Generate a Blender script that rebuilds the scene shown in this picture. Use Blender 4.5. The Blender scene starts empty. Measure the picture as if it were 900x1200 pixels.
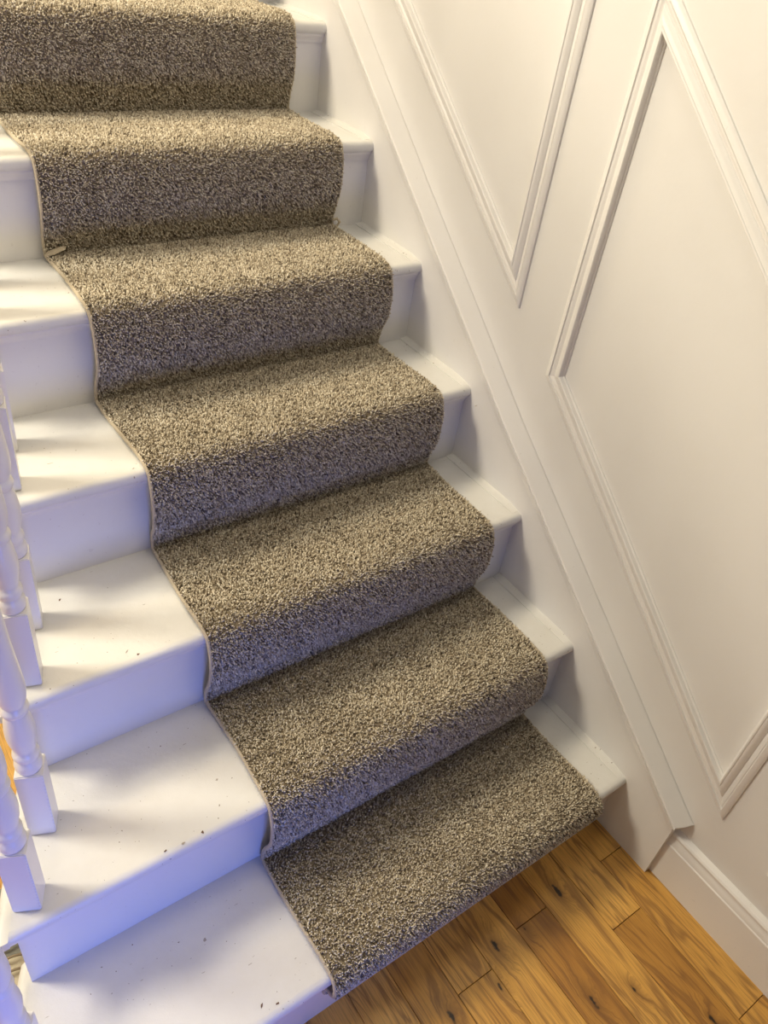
import bpy, bmesh, math, random
import numpy as np
from mathutils import Vector, Matrix

scene = bpy.context.scene
random.seed(7)
rng = np.random.default_rng(7)

# ------------------------------------------------------------------ camera
CAM_P = Vector((-1.17328502, -0.164779030, 1.67925989))
F_PX = 929.05
RX = Vector((0.81457524, -0.56651891, 0.12459336))
RY = Vector((-0.27584472, -0.56728004, -0.77595299))
RZ = Vector((0.51027137, 0.59770367, -0.61836352))
cam_data = bpy.data.cameras.new('camera')
cam = bpy.data.objects.new('camera', cam_data)
scene.collection.objects.link(cam)
M = Matrix((( RX[0], -RY[0], -RZ[0]), (RX[1], -RY[1], -RZ[1]), (RX[2], -RY[2], -RZ[2]))).to_4x4()
M.translation = CAM_P
cam.matrix_world = M
cam_data.sensor_fit = 'VERTICAL'
cam_data.sensor_height = 36
cam_data.lens = F_PX * 36 / 1200
cam_data.clip_start = 0.02
scene.camera = cam

# ------------------------------------------------------------------ view, world, lights
scene.view_settings.view_transform = 'Standard'
scene.view_settings.look = 'None'
scene.view_settings.gamma = 1
scene.view_settings.exposure = 0.05
scene.view_settings.use_curve_mapping = False

world = bpy.data.worlds.new('world')
scene.world = world
world.use_nodes = True
world.node_tree.nodes['Background'].inputs[0].default_value = (0.95, 0.92, 1.0, 1)
world.node_tree.nodes['Background'].inputs[1].default_value = 0.08


def area_light(name, loc, target, size, power, color, size_y=None):
    d = bpy.data.lights.new(name, 'AREA')
    d.energy = power
    d.color = color
    d.size = size
    if size_y:
        d.shape = 'RECTANGLE'
        d.size_y = size_y
    o = bpy.data.objects.new(name, d)
    scene.collection.objects.link(o)
    o.location = loc
    o.rotation_euler = (Vector(target) - Vector(loc)).to_track_quat('-Z', 'Y').to_euler()
    return o


# warm lights: the hall lamp at the left (it throws the baluster shadows), an unseen fill added over the flight to lift the risers,
# the landing lamp above; and an unseen low blue light, added and aimed to tint the lower risers
area_light('hall_lamp_light', (-2.9, 1.95, 3.3), (-0.4, 0.7, 0.6), 0.75, 108, (1.0, 0.895, 0.69))
area_light('flight_fill_light', (-0.62, 0.58, 2.95), (-0.6, 0.9, 0.5), 0.5, 7.5, (1.0, 0.88, 0.68))
area_light('landing_lamp_light', (-0.62, 2.3, 3.2), (-0.5, 1.3, 1.0), 0.4, 20, (1.0, 0.78, 0.47))
dl = area_light('low_blue_fill', (-1.18, -0.80, 0.42), (-1.22, 0.8, 0.45), 0.5, 3.0, (0.10, 0.22, 1.0), 0.5)
dl.data.spread = math.radians(88)

# ------------------------------------------------------------------ stair geometry (metres)
G = 0.242794          # going
RISE = 0.2
N = 0.019             # nosing overhang to riser face
Z0 = 0.0077           # floor top
WALL_X = 0.035
NSTEP = 9

# balusters: centre per (step, front/rear) read from the flight
BAL = [(1, -1.300, 0.262), (1, -1.2265, 0.383), (2, -1.1588, 0.5345), (2, -1.1036, 0.6455),
       (3, -1.0595, 0.782), (3, -1.0239, 0.8996), (4, -0.993, 1.031), (4, -0.9676, 1.1455),
       (5, -0.957, 1.270), (5, -0.942, 1.391), (6, -0.930, 1.512), (6, -0.920, 1.634),
       (7, -0.912, 1.755), (7, -0.905, 1.877)]
_ly = [0.10] + [b[2] for b in BAL] + [2.6]
_lx = [-1.352] + [b[1] - 0.020 for b in BAL] + [-0.92]


def left_x(y):
    return float(np.interp(y, _ly, _lx))


# ------------------------------------------------------------------ helpers
def link(o, parent=None):
    scene.collection.objects.link(o)
    if parent is not None:
        o.parent = parent
    return o


def mesh_obj(name, verts, faces, mat, parent=None, smooth=False, mesh=None):
    if mesh is None:
        mesh = bpy.data.meshes.new(name)
        mesh.from_pydata([tuple(v) for v in verts], [], faces)
        bm = bmesh.new()
        bm.from_mesh(mesh)
        bmesh.ops.recalc_face_normals(bm, faces=bm.faces)
        bm.to_mesh(mesh)
        bm.free()
        if smooth:
            for p in mesh.polygons:
                p.use_smooth = True
        mesh.materials.append(mat)
    return link(bpy.data.objects.new(name, mesh), parent)


def auto_smooth(o, deg=35):
    me = o.data
    for p in me.polygons:
        p.use_smooth = True
    bm = bmesh.new()
    bm.from_mesh(me)
    a = math.radians(deg)
    for e in bm.edges:
        if len(e.link_faces) == 2 and e.calc_face_angle(0) > a:
            e.smooth = False
    bm.to_mesh(me)
    bm.free()
    return o


def empty(name, label=None, cat=None, loc=(0, 0, 0), group=None, kind=None):
    o = bpy.data.objects.new(name, None)
    o.location = loc
    o.empty_display_size = 0.1
    link(o)
    if label:
        o['label'] = label
    if cat:
        o['category'] = cat
    if group:
        o['group'] = group
    if kind:
        o['kind'] = kind
    return o


def sweep(name, rings, mat, parent=None, closed=True, caps=True, loop=False, smooth_deg=35):
    """rings: list of rings of points with equal counts."""
    n = len(rings[0])
    verts = [p for r in rings for p in r]
    faces = []
    m = len(rings)
    for i in range(m if loop else m - 1):
        a, b = i * n, ((i + 1) % m) * n
        for j in range(n if closed else n - 1):
            k = (j + 1) % n
            faces.append((a + j, a + k, b + k, b + j))
    if caps and not loop and closed:
        faces.append(tuple(range(n)))
        faces.append(tuple((m - 1) * n + j for j in range(n)))
    o = mesh_obj(name, verts, faces, mat, parent)
    return auto_smooth(o, smooth_deg)


def box_pts(x0, x1, y0, y1, z0, z1):
    return [(x0, y0, z0), (x1, y0, z0), (x1, y1, z0), (x0, y1, z0), (x0, y0, z1), (x1, y0, z1), (x1, y1, z1), (x0, y1, z1)]


BOX_F = [(0, 1, 2, 3), (4, 7, 6, 5), (0, 4, 5, 1), (1, 5, 6, 2), (2, 6, 7, 3), (3, 7, 4, 0)]


def box(name, x0, x1, y0, y1, z0, z1, mat, parent=None, bevel=0.0):
    o = mesh_obj(name, box_pts(x0, x1, y0, y1, z0, z1), BOX_F, mat, parent)
    if bevel:
        bm = bmesh.new()
        bm.from_mesh(o.data)
        bmesh.ops.bevel(bm, geom=list(bm.edges), offset=bevel, segments=2, affect='EDGES', profile=0.5)
        bm.to_mesh(o.data)
        bm.free()
        auto_smooth(o, 40)
    return o


def lathe(name, prof, mat, parent=None, seg=24, center=(0, 0)):
    rings = []
    for r, z in prof:
        rings.append([(center[0] + r * math.cos(2 * math.pi * k / seg), center[1] + r * math.sin(2 * math.pi * k / seg), z) for k in range(seg)])
    return sweep(name, rings, mat, parent, smooth_deg=50)


# ------------------------------------------------------------------ materials
def new_mat(name):
    m = bpy.data.materials.new(name)
    m.use_nodes = True
    nt = m.node_tree
    b = nt.nodes['Principled BSDF']
    return m, nt, b


def nd(nt, t, **kw):
    n = nt.nodes.new(t)
    for k, v in kw.items():
        setattr(n, k, v)
    return n


def math_n(nt, op, a, b=None, clamp=False):
    n = nd(nt, 'ShaderNodeMath', operation=op)
    n.use_clamp = clamp
    for i, v in enumerate((a, b)):
        if v is None:
            continue
        if isinstance(v, (int, float)):
            n.inputs[i].default_value = v
        else:
            nt.links.new(v, n.inputs[i])
    return n.outputs[0]


def noise_n(nt, vec, scale, detail=3, rough=0.5, dist=0.0):
    n = nd(nt, 'ShaderNodeTexNoise')
    n.inputs['Scale'].default_value = scale
    n.inputs['Detail'].default_value = detail
    n.inputs['Roughness'].default_value = rough
    n.inputs['Distortion'].default_value = dist
    if vec is not None:
        nt.links.new(vec, n.inputs['Vector'])
    return n.outputs[0]


def ramp(nt, fac, stops):
    r = nd(nt, 'ShaderNodeValToRGB')
    el = r.color_ramp.elements
    while len(el) < len(stops):
        el.new(0.5)
    for e, (p, c) in zip(el, stops):
        e.position = p
        e.color = (*c, 1) if len(c) == 3 else c
    nt.links.new(fac, r.inputs[0])
    return r.outputs[0]


def mix_col(nt, fac, a, b, mode='MIX'):
    n = nd(nt, 'ShaderNodeMix', data_type='RGBA', blend_type=mode)
    if isinstance(fac, (int, float)):
        n.inputs[0].default_value = fac
    else:
        nt.links.new(fac, n.inputs[0])
    for s, v in ((6, a), (7, b)):
        if isinstance(v, tuple):
            n.inputs[s].default_value = (*v, 1)
        else:
            nt.links.new(v, n.inputs[s])
    return n.outputs[2]


def bump(nt, b, h, strength, dist=0.001):
    n = nd(nt, 'ShaderNodeBump')
    n.inputs['Strength'].default_value = strength
    n.inputs['Distance'].default_value = dist
    nt.links.new(h, n.inputs['Height'])
    nt.links.new(n.outputs[0], b.inputs['Normal'])


def paint(name, col, rough=0.42, specks=0.0, dirt=0.15, brush=0.25):
    m, nt, b = new_mat(name)
    g = nd(nt, 'ShaderNodeNewGeometry').outputs['Position']
    c = mix_col(nt, math_n(nt, 'MULTIPLY', ramp(nt, noise_n(nt, g, 9, 5, 0.6), [(0.40, (0, 0, 0)), (0.75, (1, 1, 1))]), dirt),
                col, tuple(v * f for v, f in zip(col, (0.86, 0.83, 0.78))))
    if specks:
        s1 = noise_n(nt, g, 170, 2, 0.5)
        s2 = noise_n(nt, g, 14, 2, 0.5)
        k = math_n(nt, 'MULTIPLY', math_n(nt, 'GREATER_THAN', s1, 0.725), math_n(nt, 'GREATER_THAN', s2, 0.50))
        # fine scratches
        mp = nd(nt, 'ShaderNodeMapping')
        mp.inputs['Scale'].default_value = (60, 260, 60)
        mp.inputs['Rotation'].default_value = (0, 0, 0.6)
        nt.links.new(g, mp.inputs[0])
        s3 = noise_n(nt, mp.outputs[0], 1, 2, 0.4)
        k2 = math_n(nt, 'MULTIPLY', math_n(nt, 'GREATER_THAN', s3, 0.745), math_n(nt, 'GREATER_THAN', noise_n(nt, g, 9, 1), 0.50))
        k = math_n(nt, 'MAXIMUM', k, math_n(nt, 'MULTIPLY', k2, 0.6))
        c = mix_col(nt, math_n(nt, 'MULTIPLY', k, specks), c, (0.16, 0.12, 0.09))
    nt.links.new(c, b.inputs['Base Color'])
    b.inputs['Roughness'].default_value = rough
    h = math_n(nt, 'ADD', math_n(nt, 'MULTIPLY', noise_n(nt, g, 45, 4, 0.6), 1.0), math_n(nt, 'MULTIPLY', noise_n(nt, g, 400, 2), 0.15))
    bump(nt, b, h, brush, 0.0012)
    return m


M_wall = paint('painted_plaster', (0.78, 0.778, 0.775), 0.55, 0.0, 0.10, 0.30)
M_trim = paint('gloss_painted_trim', (0.82, 0.815, 0.81), 0.33, 0.12, 0.10, 0.22)
M_tread = paint('painted_tread_wood', (0.75, 0.755, 0.745), 0.40, 0.85, 0.42, 0.55)
M_riser = paint('painted_riser_wood', (0.79, 0.785, 0.785), 0.38, 0.15, 0.14, 0.30)
M_bal = paint('painted_baluster_wood', (0.80, 0.79, 0.79), 0.32, 0.0, 0.08, 0.15)


def flat(name, col, rough=0.8, noise_amt=0.0, scale=300):
    m, nt, b = new_mat(name)
    g = nd(nt, 'ShaderNodeNewGeometry').outputs['Position']
    c = mix_col(nt, noise_n(nt, g, scale, 3), tuple(v * (1 - noise_amt) for v in col), tuple(min(1, v * (1 + noise_amt)) for v in col))
    nt.links.new(c, b.inputs['Base Color'])
    b.inputs['Roughness'].default_value = rough
    return m


M_chip = flat('bare_wood_in_chip', (0.14, 0.075, 0.05), 0.7, 0.4)
M_chip_light = flat('worn_grey_scuff', (0.42, 0.38, 0.34), 0.7, 0.3)
M_dark = flat('dark_gap', (0.05, 0.032, 0.02), 0.9, 0.2)
M_backing = flat('carpet_backing_weave', (0.30, 0.25, 0.18), 0.95, 0.35, 700)
M_binding = flat('whipped_edge_yarn', (0.50, 0.43, 0.32), 0.8, 0.25, 600)
M_shoe = flat('pale_canvas', (0.66, 0.60, 0.46), 0.9, 0.12, 500)
M_shoe_in = flat('grey_lining', (0.25, 0.25, 0.22), 0.9, 0.2, 400)
M_lace = flat('brown_lace', (0.30, 0.24, 0.16), 0.8, 0.2)

# carpet pile, colour per tuft from the point attribute "shade"
M_pile, nt, b = new_mat('twisted_wool_pile')
at = nd(nt, 'ShaderNodeAttribute', attribute_name='shade')
c = ramp(nt, at.outputs['Fac'], [(0.0, (0.11, 0.087, 0.062)), (0.28, (0.36, 0.302, 0.222)), (0.55, (0.58, 0.505, 0.385)),
                                (0.82, (0.76, 0.685, 0.545)), (1.0, (0.90, 0.84, 0.71))])
nt.links.new(c, b.inputs['Base Color'])
b.inputs['Roughness'].default_value = 0.9
b.inputs['Specular IOR Level'].default_value = 0.2

# oak boards with knots
M_oak, nt, b = new_mat('honey_oak_board')
g = nd(nt, 'ShaderNodeNewGeometry').outputs['Position']
oi = nd(nt, 'ShaderNodeObjectInfo').outputs['Random']
sep = nd(nt, 'ShaderNodeSeparateXYZ')
nt.links.new(g, sep.inputs[0])
KNOTS = [(-0.302, -0.010, 0.0085), (-0.445, 0.107, 0.0065), (-0.401, 0.172, 0.008), (-0.206, 0.190, 0.008), (-0.213, -0.040, 0.006),
         (-0.118, -0.165, 0.006), (-0.325, 0.165, 0.005), (-0.560, 0.120, 0.007)]
kmask = None
kring = None
wob = noise_n(nt, g, 60, 2)
for kx, ky, kr in KNOTS:
    dx = math_n(nt, 'SUBTRACT', sep.outputs[0], kx)
    dy = math_n(nt, 'MULTIPLY', math_n(nt, 'SUBTRACT', sep.outputs[1], ky), 0.48)
    d2 = math_n(nt, 'SQRT', math_n(nt, 'ADD', math_n(nt, 'MULTIPLY', math_n(nt, 'MULTIPLY', dx, dx), 1.7), math_n(nt, 'MULTIPLY', dy, dy)))
    d2 = math_n(nt, 'ADD', d2, math_n(nt, 'MULTIPLY', math_n(nt, 'SUBTRACT', wob, 0.5), kr * 2.2))
    mk = math_n(nt, 'SUBTRACT', 1.0, math_n(nt, 'DIVIDE', d2, kr), clamp=True)
    rg = math_n(nt, 'SUBTRACT', 1.0, math_n(nt, 'DIVIDE', d2, kr * 4.5), clamp=True)
    kmask = mk if kmask is None else math_n(nt, 'MAXIMUM', kmask, mk)
    kring = rg if kring is None else math_n(nt, 'MAXIMUM', kring, rg)
off = nd(nt, 'ShaderNodeCombineXYZ')
nt.links.new(math_n(nt, 'MULTIPLY', oi, 37.0), off.inputs[0])
nt.links.new(math_n(nt, 'MULTIPLY', oi, 91.0), off.inputs[1])
bend = nd(nt, 'ShaderNodeCombineXYZ')          # grain bends round the knots
nt.links.new(math_n(nt, 'MULTIPLY', kring, 0.020), bend.inputs[0])
va = nd(nt, 'ShaderNodeVectorMath', operation='ADD')
nt.links.new(g, va.inputs[0])
nt.links.new(off.outputs[0], va.inputs[1])
vb = nd(nt, 'ShaderNodeVectorMath', operation='ADD')
nt.links.new(va.outputs[0], vb.inputs[0])
nt.links.new(bend.outputs[0], vb.inputs[1])
mp = nd(nt, 'ShaderNodeMapping')
mp.inputs['Scale'].default_value = (10, 1.15, 1)
nt.links.new(vb.outputs[0], mp.inputs[0])
n1 = noise_n(nt, mp.outputs[0], 1.0, 4, 0.6, 0.6)
wv = nd(nt, 'ShaderNodeMath', operation='SINE')
nt.links.new(math_n(nt, 'MULTIPLY', n1, 52.0), wv.inputs[0])
rings_ = math_n(nt, 'MULTIPLY', math_n(nt, 'ADD', wv.outputs[0], 1.0), 0.5)
mp2 = nd(nt, 'ShaderNodeMapping')
mp2.inputs['Scale'].default_value = (420, 14, 1)
nt.links.new(vb.outputs[0], mp2.inputs[0])
fine = noise_n(nt, mp2.outputs[0], 1.0, 3, 0.6)
mp3 = nd(nt, 'ShaderNodeMapping')
mp3.inputs['Scale'].default_value = (14, 3.0, 1)
nt.links.new(vb.outputs[0], mp3.inputs[0])
blot = noise_n(nt, mp3.outputs[0], 1.0, 3, 0.6)
base = ramp(nt, math_n(nt, 'ADD', math_n(nt, 'MULTIPLY', oi, 0.45), math_n(nt, 'MULTIPLY', blot, 0.6)),
            [(0.18, (0.34, 0.150, 0.028)), (0.5, (0.60, 0.315, 0.064)), (0.82, (0.80, 0.465, 0.120))])
c = mix_col(nt, math_n(nt, 'MULTIPLY', math_n(nt, 'POWER', rings_, 4.0), 0.60), base, (0.20, 0.085, 0.028))
c = mix_col(nt, math_n(nt, 'MULTIPLY', ramp(nt, fine, [(0.35, (1, 1, 1)), (0.55, (0, 0, 0))]), 0.40), c, (0.17, 0.075, 0.027))
c = mix_col(nt, math_n(nt, 'MULTIPLY', math_n(nt, 'POWER', kring, 1.6), 0.75), c, (0.13, 0.052, 0.018))
c = mix_col(nt, ramp(nt, kmask, [(0.12, (0, 0, 0)), (0.62, (1, 1, 1))]), c, (0.018, 0.010, 0.007))
nt.links.new(c, b.inputs['Base Color'])
b.inputs['Roughness'].default_value = 0.36
bump(nt, b, math_n(nt, 'ADD', fine, math_n(nt, 'MULTIPLY', noise_n(nt, g, 12, 2), 3.0)), 0.25, 0.0006)

# ------------------------------------------------------------------ floor of single boards
floor = mesh_obj('floor', [(-3.35, -1.6, -0.02), (0.05, -1.6, -0.02), (0.05, 2.6, -0.02), (-3.35, 2.6, -0.02),
                           (-3.35, -1.6, -0.008), (0.05, -1.6, -0.008), (0.05, 2.6, -0.008), (-3.35, 2.6, -0.008)], BOX_F, M_dark)
floor['kind'] = 'structure'
JX = [0.020, -0.0705, -0.1615, -0.2520, -0.3410, -0.4360, -0.5255, -0.6170, -0.708]
while JX[-1] > -3.25:
    JX.append(JX[-1] - 0.091)
KNOWN = {0: [0.183, -0.195], 1: [0.0625], 2: [], 3: [0.175], 4: [], 5: [0.1435], 6: [0.30, -0.10], 7: [0.09]}
for i in range(len(JX) - 1):
    x1, x0 = JX[i] - 0.0005, JX[i + 1] + 0.0005
    if i in KNOWN:
        ends = sorted(KNOWN[i])
        lo, hi = (ends[0], ends[-1]) if ends else (-0.35, 0.42)
        ends = ([lo - 0.62, lo - 1.3] if ends else [-0.45, -1.1]) + ends + ([hi + 0.55] if ends else [0.55])
    else:
        a = -1.3 + random.random() * 0.6
        ends = []
        while a < 2.5:
            ends.append(a)
            a += 0.55 + random.random() * 0.6
    ymax = 0.62 if x0 > -0.95 else 2.5
    ends = sorted([e for e in ends if -1.45 < e < ymax - 0.1] + [-1.55, ymax])
    for ya, yb in zip(ends[:-1], ends[1:]):
        dz = (random.random() - 0.5) * 0.0006
        ya += 0.0006
        yb -= 0.0006
        ch = 0.0009
        zt = Z0 + dz
        v = [(x0, ya, -0.008), (x1, ya, -0.008), (x1, yb, -0.008), (x0, yb, -0.008),
             (x0, ya, zt - ch), (x1, ya, zt - ch), (x1, yb, zt - ch), (x0, yb, zt - ch),
             (x0 + ch, ya + ch, zt), (x1 - ch, ya + ch, zt), (x1 - ch, yb - ch, zt), (x0 + ch, yb - ch, zt)]
        f = [(0, 1, 5, 4), (1, 2, 6, 5), (2, 3, 7, 6), (3, 0, 4, 7), (4, 5, 9, 8), (5, 6, 10, 9), (6, 7, 11, 10), (7, 4, 8, 11), (8, 9, 10, 11)]
        mesh_obj('floor_board', v, f, M_oak, floor)

# ------------------------------------------------------------------ walls
wall = box('wall_right', WALL_X, WALL_X + 0.12, -1.6, 2.6, -0.02, 3.4, M_wall)
wall['kind'] = 'structure'
wl = box('wall_left', -3.42, -3.3, -1.6, 2.6, -0.02, 3.4, M_wall)
wl['kind'] = 'structure'
wb = box('wall_back', -3.3, WALL_X, 2.63, 2.75, -0.02, 3.4, M_wall)
wb['kind'] = 'structure'


def skirting(name, side, x_face, y0, y1):
    prof = [(0, -0.005), (-0.020, -0.005), (-0.020, 0.116), (-0.0175, 0.1185), (-0.0175, 0.1225), (-0.0145, 0.131), (-0.0115, 0.138),
            (-0.0135, 0.1395), (-0.0150, 0.1425), (-0.0150, 0.147), (-0.0120, 0.151), (-0.004, 0.1545), (0, 0.156)]
    rings = [[(x_face + side * px, y, Z0 + pz) for px, pz in prof] for y in (y0, y1)]
    o = sweep(name, rings, M_trim, None, smooth_deg=25)
    o['kind'] = 'structure'
    return o


skirting('baseboard_right', 1, WALL_X, -1.6, 0.1125)
skirting('baseboard_left', -1, -3.3, -1.6, 2.6)

# panel mouldings on the right wall: parallelogram frames, four mitred lengths each
MOULD = [(0.0, 0.0), (0.0, 0.0045), (0.0025, 0.0065), (0.0060, 0.0080), (0.0115, 0.0095), (0.0122, 0.0062), (0.0140, 0.0062), (0.0150, 0.0078), (0.0185, 0.0074),
         (0.0225, 0.0052), (0.0238, 0.0048), (0.0250, 0.0072), (0.0290, 0.0106), (0.0330, 0.0122), (0.0368, 0.0126), (0.0378, 0.0142),
         (0.0405, 0.0146), (0.0422, 0.0125), (0.0430, 0.0050), (0.0445, 0.0045), (0.0460, 0.0030), (0.0460, 0.0)]


def offset_poly(poly, d):
    """inset a convex polygon by d (y,z coordinates, any winding)."""
    c = np.mean(poly, axis=0)
    n = len(poly)
    lines = []
    for i in range(n):
        a, b2 = np.array(poly[i]), np.array(poly[(i + 1) % n])
        t = (b2 - a) / np.linalg.norm(b2 - a)
        nn = np.array([-t[1], t[0]])
        if nn @ (c - a) < 0:
            nn = -nn
        lines.append((a + nn * d, t))
    out = []
    for i in range(n):
        (p, t), (q, s) = lines[i - 1], lines[i]
        A = np.array([[t[0], -s[0]], [t[1], -s[1]]])
        k = np.linalg.solve(A, q - p)
        out.append(p + t * k[0])
    return out


def panel_frame(name, poly):
    root = empty(name, kind='structure')
    rings = []
    for w, h in MOULD:
        pl = offset_poly(poly, w)
        rings.append([(WALL_X - h, q[0], q[1]) for q in pl])
    n = len(poly)
    for i in range(n):
        j = (i + 1) % n
        r0 = [r[i] for r in rings]
        r1 = [r[j] for r in rings]
        sweep('moulding_length', [r0, r1], M_trim, root, smooth_deg=22)
    return root


# outer corners (y, z): lower-right, lower-left(up the stairs), upper-left, upper-right
panel_frame('trim_1', [(0.0523, 0.289), (0.800, 0.916), (0.797, 1.637), (0.0523, 1.010)])
panel_frame('trim_2', [(0.919, 1.013), (1.665, 1.622), (1.665, 2.343), (0.919, 1.736)])
panel_frame('trim_3', [(1.785, 1.725), (2.50, 2.32), (2.50, 3.04), (1.785, 2.445)])
panel_frame('trim_4', [(-0.80, 0.262), (-0.065, 0.262), (-0.065, 0.985), (-0.80, 0.985)])

# ------------------------------------------------------------------ staircase
stair = empty('staircase', 'white painted wooden staircase with scuffed treads beside the panelled wall', 'staircase', (-0.6, 0.24, Z0))
INV = Matrix.Translation((0.6, -0.24, -Z0))


def under(o, root_inv=INV):
    o.matrix_parent_inverse = root_inv
    return o


# wall string with its capping
SL = [(0.1119, 0.1865), (0.4522, 0.4519), (0.8565, 0.7665), (1.0524, 0.9310), (1.3047, 1.1400), (1.6696, 1.4499), (2.6, 2.237)]
bot = [(0.1119, Z0), (2.6, Z0)]
verts, faces = [], []
n = len(SL)
for x in (0.0, WALL_X):
    for (y, z) in SL:
        verts.append((x, y, z))
    for (y, z) in SL:
        verts.append((x, y, Z0 - 0.003))
for i in range(n - 1):
    faces.append((i, i + 1, n + i + 1, n + i))
    faces.append((2 * n + i, 3 * n + i, 3 * n + i + 1, 2 * n + i + 1))
    faces.append((i, 2 * n + i, 2 * n + i + 1, i + 1))
faces += [(0, n, 3 * n, 2 * n), (n - 1, 3 * n - 1, 4 * n - 1, 2 * n - 1)]
under(mesh_obj('wall_string', verts, faces, M_riser, stair))
CAP = [(0.0, 0.0), (-0.0075, 0.0005), (-0.0110, 0.0150), (-0.0085, 0.0165), (-0.0085, 0.0180), (-0.0125, 0.0192), (-0.0130, 0.0215), (-0.0105, 0.0238),
       (0.0100, 0.0295), (0.0290, 0.0335), (0.0300, 0.0315), (WALL_X, 0.0315), (WALL_X, 0.0)]
rings = []
for i, (y, z) in enumerate(SL):
    a = SL[max(0, i - 1)]
    c2 = SL[min(n - 1, i + 1)]
    t = np.array([c2[0] - a[0], c2[1] - a[1]])
    t /= np.linalg.norm(t)
    nn = np.array([-t[1], t[0]])
    rings.append([(px, y + nn[0] * s, z + nn[1] * s) for px, s in CAP])
# ragged lower end of the capping, cut short over the skirting
r0 = rings[0]
end = []
for k, (px, py, pz) in enumerate(r0):
    cut = [0.0, 0.0, 0.001, 0.0, 0.001, -0.002, 0.001, 0.003, -0.003, -0.006, -0.008, -0.008, 0.0][k]
    end.append((px, py + 0.006 + cut, pz + 0.005 + cut * 0.8))
rings[0] = end
under(sweep('string_capping', rings, M_trim, stair, smooth_deg=22))

# treads, risers, coves, edge strips
def tread_profile():
    pts = [(G + N + 0.010, 0.0), (0.016, 0.0)]
    for k in range(1, 8):
        a = math.pi / 2 + math.pi * k / 8
        pts.append((0.0135 + 0.0135 * math.cos(a) * 1.0, -0.0135 + 0.0135 * math.sin(a)))
    pts += [(0.016, -0.027), (G + N + 0.010, -0.027)]
    return pts


def end_x(y0, y):
    """open end of one tread: a straight line between its front and its back."""
    xa, xb = left_x(y0), left_x(y0 + G + N + 0.01)
    return xa + (xb - xa) * (y - y0) / (G + N + 0.01)


TP = tread_profile()
for k in range(0, NSTEP):
    if k >= 1:
        y0, z0 = k * G, k * RISE
        # slight sag and wear waviness along the nosing
        xs = [0.0, -0.25, -0.5, -0.75, None]
        rings = []
        for xi in xs:
            ring = []
            for (py, pz) in TP:
                y = y0 + py
                x = end_x(y0, y) - 0.004 if xi is None else xi
                ring.append((x, y, z0 + pz))
            rings.append(ring)
        under(sweep('tread', rings, M_tread, stair, smooth_deg=40))
        # rounded return nosing at the open end
        rr = []
        for t in np.linspace(0, 1, 9):
            y = y0 + 0.001 + t * (G + N + 0.036)
            xc = end_x(y0, y)
            w = 0.024
            ring = []
            for a in np.linspace(math.pi / 2, 3 * math.pi / 2, 7):
                ring.append((xc - 0.004 - w + 0.0135 + 0.0135 * math.cos(a), y, z0 - 0.0135 + 0.0135 * math.sin(a)))
            ring += [(xc - 0.0038, y, z0 - 0.027), (xc - 0.0038, y, z0)]
            if t in (0.0, 1.0):
                ym = y + (0.006 if t == 0 else -0.006)
                rr.append([(px, y, z0 - 0.0135 + (pz - z0 + 0.0135) * 0.7) for px, _, pz in ring] if t == 0 else ring)
            else:
                rr.append(ring)
        under(sweep('return_nosing', rr, M_tread, stair, smooth_deg=40))
        # cove under the nosing
        cp = [(N + 0.001, -0.0265), (0.0085, -0.0260), (0.0085, -0.0300), (0.0100, -0.0325), (0.0130, -0.0370), (0.0150, -0.0415), (0.0155, -0.0450), (N + 0.001, -0.0450)]
        rings = [[((0.0 if s else end_x(y0, y0 + py) - 0.003), y0 + py, z0 + pz) for py, pz in cp] for s in (1, 0)]
        under(sweep('nosing_cove', rings, M_riser, stair, smooth_deg=30))
        # thin filler strip where the tread meets the wall string
        rings = []
        for y, s in ((y0 + 0.016, 0.15), (y0 + 0.05, 1.0), (y0 + G + N, 1.0)):
            rings.append([(0.0005, y, z0 - 0.001), (-0.0190, y, z0 - 0.001), (-0.0188, y, z0 + 0.0018 * s), (-0.0160, y, z0 + 0.0026 * s), (-0.0055, y, z0 + 0.0040 * s),
                          (-0.0025, y, z0 + 0.0050 * s), (0.0005, y, z0 + 0.0070 * s)])
        under(sweep('edge_strip', rings, M_tread, stair, smooth_deg=20))
    # riser below tread k+1
    yr = (k + 1) * G + N
    zb, zt = k * RISE - 0.004, (k + 1) * RISE - 0.026
    if k == 0:
        zb = Z0 - 0.003
    v = box_pts(0, 1, 0, 1, 0, 1)
    vv = []
    for (a, bb, c3) in v:
        y = yr + bb * 0.018
        vv.append(((left_x(yr) - 0.0005) if a == 0 else 0.0, y, zb + (zt - zb) * c3))
    under(mesh_obj('riser', vv, BOX_F, M_riser, stair))

# outer string: stepped board under the open ends
for k in range(NSTEP):
    ya, yb = (k + 1) * G + N + 0.001, (k + 2) * G + N + 0.001
    zt = (k + 1) * RISE - 0.0265
    zl = max(Z0 - 0.003, zt - 0.62)
    ym = (ya + yb) / 2
    pts = []
    for y in (ya, ym, yb):
        for dx in (0.0, 0.026):
            pts += [(left_x(y) + dx, y, zl), (left_x(y) + dx, y, zt)]
    # index: station s*4 + dx*2 + z
    f = []
    for s in range(2):
        a, c4 = s * 4, (s + 1) * 4
        f += [(a, a + 1, c4 + 1, c4), (a + 2, c4 + 2, c4 + 3, a + 3), (a + 1, a + 3, c4 + 3, c4 + 1), (a, c4, c4 + 2, a + 2)]
    f += [(0, 2, 3, 1), (8, 9, 11, 10)]
    under(mesh_obj('outer_string', pts, f, M_riser, stair))

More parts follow.
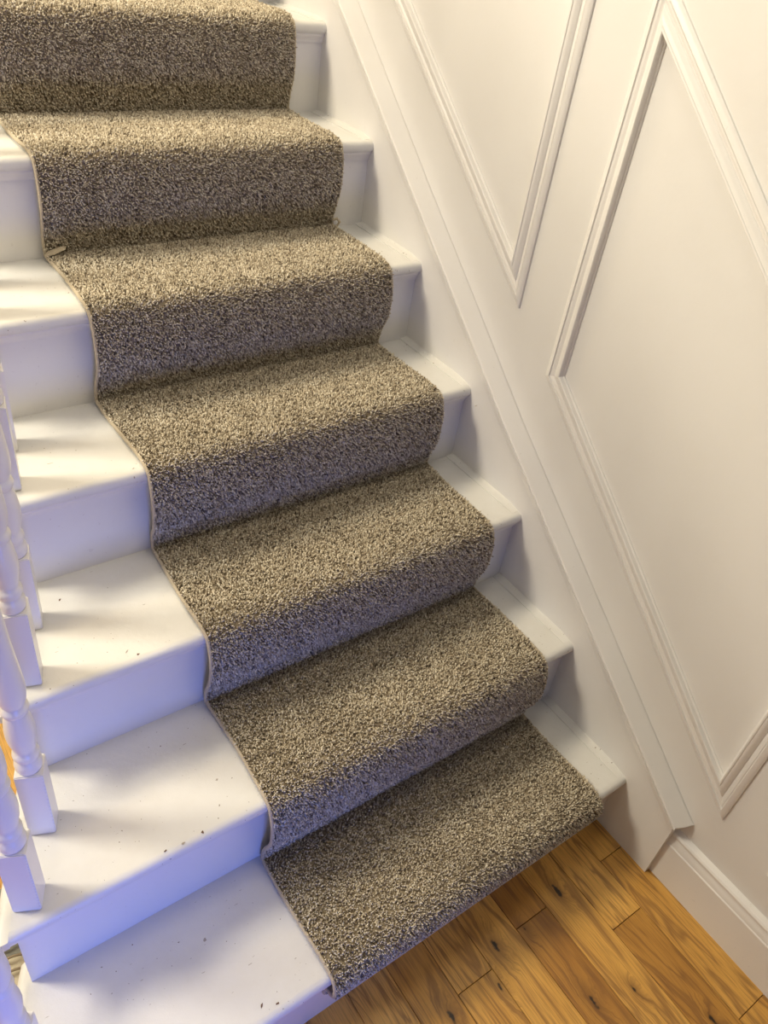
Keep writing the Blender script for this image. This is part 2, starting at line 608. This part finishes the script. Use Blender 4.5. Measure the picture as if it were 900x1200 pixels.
# chipped paint on the treads
def chip(x, y, z, r, stretch, ang, mat, name='paint_chip'):
    pts = [(x, y, z + 0.0004)]
    m = 9
    for i in range(m):
        a = 2 * math.pi * i / m
        rr = 0.62 * r * (0.5 + 0.8 * random.random())
        u, v = rr * math.cos(a) * stretch, rr * math.sin(a)
        pts.append((x + u * math.cos(ang) - v * math.sin(ang), y + u * math.sin(ang) + v * math.cos(ang), z + 0.0003))
    f = [(0, 1 + i, 1 + (i + 1) % m) for i in range(m)]
    o = under(mesh_obj(name, pts, f, mat, stair))
    if mat is M_chip:
        o['label'] = 'dark chip in the white paint'
    return o


for a in [(-0.8902, 0.4985, 0.4, 0.0042, 1.3, 0.6, M_chip), (-0.8274, 0.5765, 0.4, 0.0035, 1.2, 0.3, M_chip_light), (-0.845, 0.529, 0.4, 0.0018, 2.2, 0.9, M_chip),
          (-1.0125, 0.5514, 0.4, 0.0018, 1.2, 0.1, M_chip), (-0.891, 0.7455, 0.6, 0.0032, 1.6, 0.4, M_chip), (-0.9639, 0.9305, 0.6, 0.0026, 2.0, 0.8, M_chip),
          (-0.9275, 0.4171, 0.2, 0.0050, 1.4, 0.9, M_chip_light), (-0.8917, 0.2735, 0.2, 0.0028, 3.0, 1.0, M_chip), (-0.868, 0.262, 0.2, 0.003, 1.8, 0.2, M_chip),
          (-0.925, 0.497, 0.4, 0.0045, 1.6, 0.3, M_chip_light), (-0.045, 0.905, 0.8, 0.004, 1.8, 0.1, M_chip_light), (-1.035, 0.475, 0.2, 0.0018, 1.0, 0.0, M_chip),
          (-0.79, 0.99, 0.8, 0.0022, 1.9, 0.5, M_chip_light), (-0.905, 0.76, 0.6, 0.002, 3.2, 0.7, M_chip_light), (-0.955, 0.50, 0.4, 0.0025, 2.2, 0.5, M_chip)]:
    chip(*a)

# ------------------------------------------------------------------ balustrade
bal_root = empty('balustrade', 'white turned balusters with square bases along the open stair edge', 'balustrade', (-1.16, 0.53, 0.4))
BINV = Matrix.Translation((1.16, -0.53, -0.4))
TURN = [(0.013, 0.158), (0.0185, 0.1635), (0.0200, 0.168), (0.0205, 0.176), (0.0195, 0.183), (0.0165, 0.188), (0.0165, 0.1905), (0.0190, 0.1945), (0.0196, 0.2000),
        (0.0186, 0.2050), (0.0160, 0.2085), (0.0168, 0.2180), (0.0200, 0.2320), (0.0216, 0.2480), (0.0212, 0.2620), (0.0192, 0.2800), (0.0168, 0.2930), (0.0160, 0.2965),
        (0.0188, 0.3000), (0.0200, 0.3050), (0.0190, 0.3105), (0.0160, 0.3140), (0.0162, 0.3180), (0.0190, 0.3260), (0.0210, 0.3400), (0.0212, 0.3560), (0.0202, 0.3760),
        (0.0182, 0.4050), (0.0160, 0.4400), (0.0140, 0.4900), (0.0128, 0.5400), (0.0122, 0.5900), (0.0126, 0.6050), (0.0170, 0.6100), (0.0185, 0.6160), (0.0170, 0.6220),
        (0.0140, 0.6260), (0.0160, 0.6330), (0.0195, 0.6420), (0.0195, 0.6500), (0.0160, 0.6560)]
S = 0.0205
bm = bmesh.new()
bmesh.ops.create_cube(bm, size=1)
for v in bm.verts:
    v.co = Vector((v.co.x * 2 * S, v.co.y * 2 * S, (v.co.z + 0.5) * 0.163))
bmesh.ops.bevel(bm, geom=list(bm.edges), offset=0.0016, segments=2, affect='EDGES')
block_me = bpy.data.meshes.new('square_base')
bm.to_mesh(block_me)
bm.free()
block_me.materials.append(M_bal)
for p in block_me.polygons:
    p.use_smooth = False
tmp = lathe('turned_shaft', TURN, M_bal, None, 28)
turn_me = tmp.data
bpy.data.objects.remove(tmp)
top_mes = []
for length in (0.200, 0.302):                    # front and rear baluster of a tread: the rail rises over them
    tm = block_me.copy()
    tm.name = 'square_top'
    for v in tm.vertices:
        v.co.z = 0.654 + v.co.z / 0.163 * length
    top_mes.append(tm)
for (k, bx, by) in BAL:
    bo = link(bpy.data.objects.new('baluster', turn_me), bal_root)
    bo.matrix_parent_inverse = BINV
    i = [b0[1:] for b0 in BAL].index((bx, by))
    a, c5 = BAL[max(0, i - 1)], BAL[min(len(BAL) - 1, i + 1)]
    ang = -math.atan2(c5[1] - a[1], c5[2] - a[2])
    bo.location = (bx, by, k * RISE)
    bo.rotation_euler = (0, 0, ang)
    for nm, me in (('square_base', block_me), ('square_top', top_mes[i % 2])):
        s = link(bpy.data.objects.new(nm, me), bo)
# handrail over the balusters
rings = []
HP = [(-0.022, 0.0), (-0.026, 0.010), (-0.022, 0.022), (-0.028, 0.034), (-0.024, 0.050), (-0.010, 0.060), (0.010, 0.060), (0.024, 0.050), (0.028, 0.034), (0.022, 0.022), (0.026, 0.010), (0.022, 0.0)]
for i, (k, bx, by) in enumerate(BAL):
    z = by / G * RISE + 0.865 - 0.045
    a, c5 = BAL[max(0, i - 1)], BAL[min(len(BAL) - 1, i + 1)]
    t = np.array([c5[1] - a[1], c5[2] - a[2]])
    t /= np.linalg.norm(t)
    rings.append([(bx + px * t[1], by - px * t[0], z + pz) for px, pz in HP])
h = sweep('handrail', rings, M_bal, bal_root, smooth_deg=40)
h.matrix_parent_inverse = BINV

# ------------------------------------------------------------------ carpet runner
runner = empty('stair_runner', 'thick taupe-brown wool carpet runner draped down the middle of the white stairs', 'carpet', (-0.435, 0.24, 0.2))
RINV = Matrix.Translation((0.435, -0.24, -0.2))
CX0, CX1 = -0.772, -0.096


def catmull(P, per=14):
    P = np.array(P, float)
    Q = np.vstack([2 * P[0] - P[1], P, 2 * P[-1] - P[-2]])
    out = []
    for i in range(1, len(Q) - 2):
        p0, p1, p2, p3 = Q[i - 1:i + 3]
        for t in np.linspace(0, 1, per, endpoint=False):
            out.append(0.5 * (2 * p1 + (p2 - p0) * t + (2 * p0 - 5 * p1 + 4 * p2 - p3) * t * t + (3 * p1 - p0 - 3 * p2 + p3) * t ** 3))
    out.append(P[-1])
    return np.array(out)


ctrl = []
for k in range(8, 0, -1):
    y0, z0 = k * G, k * RISE
    j = lambda s: (random.random() - 0.5) * s
    if k < 8 or True:
        ctrl += [(y0 + G + N - 0.016, z0 + 0.0075), (y0 + 0.19, z0 + 0.0050), (y0 + 0.12, z0 + 0.0050), (y0 + 0.055, z0 + 0.0060)]
    ctrl += [(y0 + 0.022, z0 + 0.0045), (y0 + 0.000, z0 - 0.0030), (y0 - 0.0085, z0 - 0.0170)]
    if k > 1:
        b1 = j(0.004)
        ctrl += [(y0 - 0.0135 + b1, z0 - 0.040), (y0 - 0.0155 + b1, z0 - 0.070), (y0 - 0.0140 + b1, z0 - 0.098), (y0 - 0.0075 + b1, z0 - 0.124 + j(0.008)), (y0 + 0.0020, z0 - 0.146),
                 (y0 + 0.0075, z0 - 0.166), (y0 + 0.0085, z0 - 0.186)]
    else:
        ctrl += [(y0 - 0.0105, z0 - 0.030), (y0 - 0.0070, z0 - 0.043), (y0 + 0.001, z0 - 0.050), (y0 + 0.010, z0 - 0.053), (y0 + 0.0165, z0 - 0.060), (y0 + 0.0165, z0 - 0.085)]
path = catmull(ctrl)
seg = np.linalg.norm(np.diff(path, axis=0), axis=1)
arc = np.concatenate([[0], np.cumsum(seg)])
LEN = arc[-1]
tan = np.gradient(path, arc, axis=0)
tan /= np.linalg.norm(tan, axis=1)[:, None]
nor = np.stack([-(-tan[:, 1]), -tan[:, 0]], 1)          # outward: up on the treads, forward (-y) on the risers
nor = np.stack([tan[:, 1], -tan[:, 0]], 1)
# smooth low-frequency wobble, built from sines
W = [(rng.uniform(3, 16), rng.uniform(3, 14), rng.uniform(0, 6.28), rng.uniform(0.3, 1.0)) for _ in range(14)]


def wobble(s, x):
    o = np.zeros_like(s)
    for a, c6, ph, am in W:
        o = o + am * np.sin(a * s + c6 * x * 2 + ph)
    return o / 6.0


def surf(s, x):
    y = np.interp(s, arc, path[:, 0])
    z = np.interp(s, arc, path[:, 1])
    ny = np.interp(s, arc, nor[:, 0])
    nz = np.interp(s, arc, nor[:, 1])
    ty = np.interp(s, arc, tan[:, 0])
    tz = np.interp(s, arc, tan[:, 1])
    wob_ = 0.0016 * wobble(s, x) * np.clip(np.abs(tz) * 1.6 + 0.15, 0, 1)
    xw = x + 0.0022 * np.sin(s * 9.0 + 1.0) + 0.0015 * np.sin(s * 23.0)
    return xw, y + ny * wob_, z + nz * wob_, ny, nz, ty, tz


# backing sheet with thickness
ns, nx = 620, 14
ss = np.linspace(0, LEN, ns)
xx = np.linspace(CX0, CX1, nx)
SSg, XXg = np.meshgrid(ss, xx, indexing='ij')
X, Y, Z, NY, NZ, TY, TZ = surf(SSg.ravel(), XXg.ravel())
topv = np.stack([X, Y + NY * 0.0018, Z + NZ * 0.0018], 1)
botv = np.stack([X, Y - NY * 0.0022, Z - NZ * 0.0022], 1)
verts = np.vstack([topv, botv])
faces = []
off_ = ns * nx
for i in range(ns - 1):
    for j2 in range(nx - 1):
        a = i * nx + j2
        faces.append((a, a + 1, a + nx + 1, a + nx))
        faces.append((off_ + a, off_ + a + nx, off_ + a + nx + 1, off_ + a + 1))
    for j2 in (0, nx - 1):
        a = i * nx + j2
        faces.append((a, a + nx, off_ + a + nx, off_ + a))
for base_i in (0, (ns - 1) * nx):
    for j2 in range(nx - 1):
        a = base_i + j2
        faces.append((a, off_ + a, off_ + a + 1, a + 1))
o = mesh_obj('backing', verts, faces, M_backing, runner, smooth=True)
o.matrix_parent_inverse = RINV
o['label'] = 'woven beige-brown backing under the pile'

# whipped binding on both long edges
for side, x in ((-1, CX0 - 0.001), (1, CX1 + 0.001)):
    s_ = np.linspace(0, LEN, 900)
    X, Y, Z, NY, NZ, TY, TZ = surf(s_, np.full_like(s_, x))
    rings = []
    for i in range(len(s_)):
        ring = []
        pulse = 1 + 0.06 * math.sin(i * 1.9)
        for a in np.linspace(0, 2 * math.pi, 8, endpoint=False):
            u = 0.0032 * math.cos(a) * pulse
            v = 0.0048 * math.sin(a) * pulse + 0.0018
            ring.append((X[i] + u, Y[i] + NY[i] * v, Z[i] + NZ[i] * v))
        rings.append(ring)
    o = sweep('edge_binding', rings, M_binding, runner, smooth_deg=80)
    o.matrix_parent_inverse = RINV
    o['label'] = 'smooth pale whipped binding along the edge'

# pile: one tuft of twisted yarn per point
NT = 315000
s_ = rng.uniform(0.02, LEN, NT)
x_ = rng.uniform(CX0 + 0.001, CX1 - 0.0005, NT)
X, Y, Z, NY, NZ, TY, TZ = surf(s_, x_)
H = rng.normal(0.0070, 0.0012, NT) * np.clip(1 + 0.05 * wobble(s_ * 6, x_ * 5), 0.8, 1.2)
H = np.clip(H, 0.0035, 0.0105)
# shorter where the runner folds into the crease
crease = np.zeros(NT)
for k in range(1, 9):
    d_ = np.hypot(Y - (k * G + G + N - 0.012), Z - (k * RISE + 0.008))
    crease = np.maximum(crease, np.clip(1 - d_ / 0.022, 0, 1))
H *= 1 - 0.45 * crease
# lean: random, nap brushed in patches, edges splay out
nap = wobble(s_ * 1.7 + 3, x_ * 2.2)
lean_t = rng.normal(0.10, 0.18, NT) + 0.26 * nap
lean_x = rng.normal(0.0, 0.18, NT) + 0.18 * wobble(s_ * 2.3 + 9, x_ * 3)
edge = np.clip((CX0 + 0.008 - x_) / 0.008, 0, 1) * -0.45 + np.clip((x_ - CX1 + 0.010) / 0.010, 0, 1) * 0.7
lean_x += edge
D = np.stack([lean_x, NY + TY * lean_t, NZ + TZ * lean_t], 1)
D /= np.linalg.norm(D, axis=1)[:, None]
B0 = np.stack([X, Y + NY * 0.0015, Z + NZ * 0.0015], 1)
T1 = B0 + D * H[:, None]
# local frame
Xa = np.tile([1.0, 0, 0], (NT, 1))
U = Xa - D * (D[:, :1])
U /= np.linalg.norm(U, axis=1)[:, None]
V = np.cross(D, U)
ph = rng.uniform(0, 6.28, NT)
rb = rng.uniform(0.0007, 0.0011, NT)
rt = rng.uniform(0.0011, 0.0018, NT)
co = np.zeros((NT, 6, 3))
for i in range(3):
    a = ph + i * 2.0944
    co[:, i] = B0 + (U * np.cos(a)[:, None] + V * np.sin(a)[:, None]) * rb[:, None]
    a2 = a + 0.9
    co[:, 3 + i] = T1 + (U * np.cos(a2)[:, None] + V * np.sin(a2)[:, None]) * rt[:, None] + D * rng.uniform(-0.0007, 0.0007, NT)[:, None]
idx = np.arange(NT)[:, None] * 6
quads = np.stack([np.array([0, 1, 4, 3]), np.array([1, 2, 5, 4]), np.array([2, 0, 3, 5])])
qf = (idx[:, None, :] + quads[None]).reshape(NT, 12)
tf = idx + np.array([[3, 4, 5]])
loops = np.hstack([qf, tf]).ravel().astype(np.int32)
me = bpy.data.meshes.new('pile')
me.vertices.add(NT * 6)
me.vertices.foreach_set('co', co.ravel().astype(np.float32))
me.loops.add(NT * 15)
me.loops.foreach_set('vertex_index', loops)
me.polygons.add(NT * 4)
ls = (np.arange(NT)[:, None] * 15 + np.array([[0, 4, 8, 12]])).ravel().astype(np.int32)
me.polygons.foreach_set('loop_start', ls)
me.update(calc_edges=True)
sh = np.clip(rng.normal(0.60, 0.30, NT) + 0.05 * wobble(s_ * 4, x_ * 4), 0, 1)
att = me.attributes.new('shade', 'FLOAT', 'POINT')
att.data.foreach_set('value', np.repeat(sh, 6).astype(np.float32))
me.materials.append(M_pile)
pile = link(bpy.data.objects.new('pile', me), runner)
pile.matrix_parent_inverse = RINV
pile['kind'] = 'stuff'
pile['label'] = 'dense flecked taupe wool pile'


# loose end of binding at the left crease and curl of yarn at the right crease
def ribbon(name, pts, w, t, mat, label):
    pts = [Vector(p) for p in pts]
    rings = []
    for i, p in enumerate(pts):
        d = (pts[min(i + 1, len(pts) - 1)] - pts[max(i - 1, 0)]).normalized()
        u = d.cross(Vector((0.2, -0.5, 0.85))).normalized()
        n2 = d.cross(u).normalized()
        ww = w * (0.55 + 0.45 * math.sin(math.pi * (i + 0.5) / len(pts)))
        rings.append([p + u * ww * math.cos(a) + n2 * t * math.sin(a) for a in np.linspace(0, 2 * math.pi, 10, endpoint=False)])
    o = sweep(name, rings, mat, runner, smooth_deg=80)
    o.matrix_parent_inverse = RINV
    o['label'] = label
    return o


ye, ze = 5 * G + G + N, 1.0
ribbon('loose_thread', [(-0.776, ye - 0.022, ze + 0.012), (-0.768, ye - 0.024, ze + 0.018), (-0.758, ye - 0.027, ze + 0.022), (-0.747, ye - 0.030, ze + 0.027), (-0.738, ye - 0.034, ze + 0.030)],
       0.0065, 0.0016, M_binding, 'pale loose end of binding sticking out at the crease')
ribbon('loose_thread', [(-0.098, ye - 0.018, ze + 0.010), (-0.088, ye - 0.024, ze + 0.010), (-0.082, ye - 0.026, ze + 0.020), (-0.088, ye - 0.022, ze + 0.028), (-0.096, ye - 0.018, ze + 0.024)],
       0.0042, 0.0030, M_binding, 'small curl of yarn at the right edge of the crease')

# ------------------------------------------------------------------ pale canvas shoe on the hall floor beside the stairs
shoe = empty('canvas_shoe', 'pale cream canvas shoe with grey lining on the floor behind the balusters', 'shoe', (-1.212, 0.640, Z0))
sh_rings, in_rings = [], []
for t in np.linspace(0, 1, 15):
    yy = -0.13 + 0.26 * t                      # toe towards the viewer
    w = 0.046 * math.sin(math.pi * min(1, (t + 0.08) / 1.16)) ** 0.45 * (1 - 0.18 * math.exp(-((t - 0.6) / 0.15) ** 2))
    hh = 0.042 + 0.035 * min(1, max(0, (t - 0.25) / 0.35))
    hh *= min(1, 0.35 + 4 * t) * min(1, 0.5 + 5 * (1 - t))
    ring = []
    for a in np.linspace(0, math.pi, 11):
        ring.append((w * math.cos(a), yy, 0.012 + hh * math.sin(a) ** 0.8))
    ring += [(-w, yy, 0.0), (w, yy, 0.0)]
    sh_rings.append(ring)
    if 0.42 < t < 0.93:
        ring2 = [(0.62 * w * math.cos(a), yy, 0.012 + hh + 0.0015 * math.sin(a) - 0.001) for a in np.linspace(0, 2 * math.pi, 10, endpoint=False)]
        in_rings.append(ring2)
up = sweep('upper', sh_rings, M_shoe, shoe, smooth_deg=60)
ln = sweep('lining', in_rings, M_shoe_in, shoe, smooth_deg=60)
sole = sweep('sole', [[(1.06 * p[0], p[1] * 1.03, 0.0) for p in (r[0], r[10])] + [(1.06 * p[0], p[1] * 1.03, 0.016) for p in (r[10], r[0])] for r in sh_rings],
             M_bal, shoe, smooth_deg=40)
for q, yy in enumerate((-0.045, -0.025, -0.005)):
    rr = []
    for t in np.linspace(-1, 1, 7):
        c7 = (0.028 * t, yy + 0.006 * t, 0.012 + 0.060 + 0.010 * q - 0.016 * t * t)
        rr.append([(c7[0], c7[1] + 0.0025 * math.cos(a), c7[2] + 0.0022 * math.sin(a)) for a in np.linspace(0, 2 * math.pi, 6, endpoint=False)])
    sweep('lace', rr, M_lace, shoe, smooth_deg=80)
shoe.rotation_euler = (0, 0, math.radians(-14))
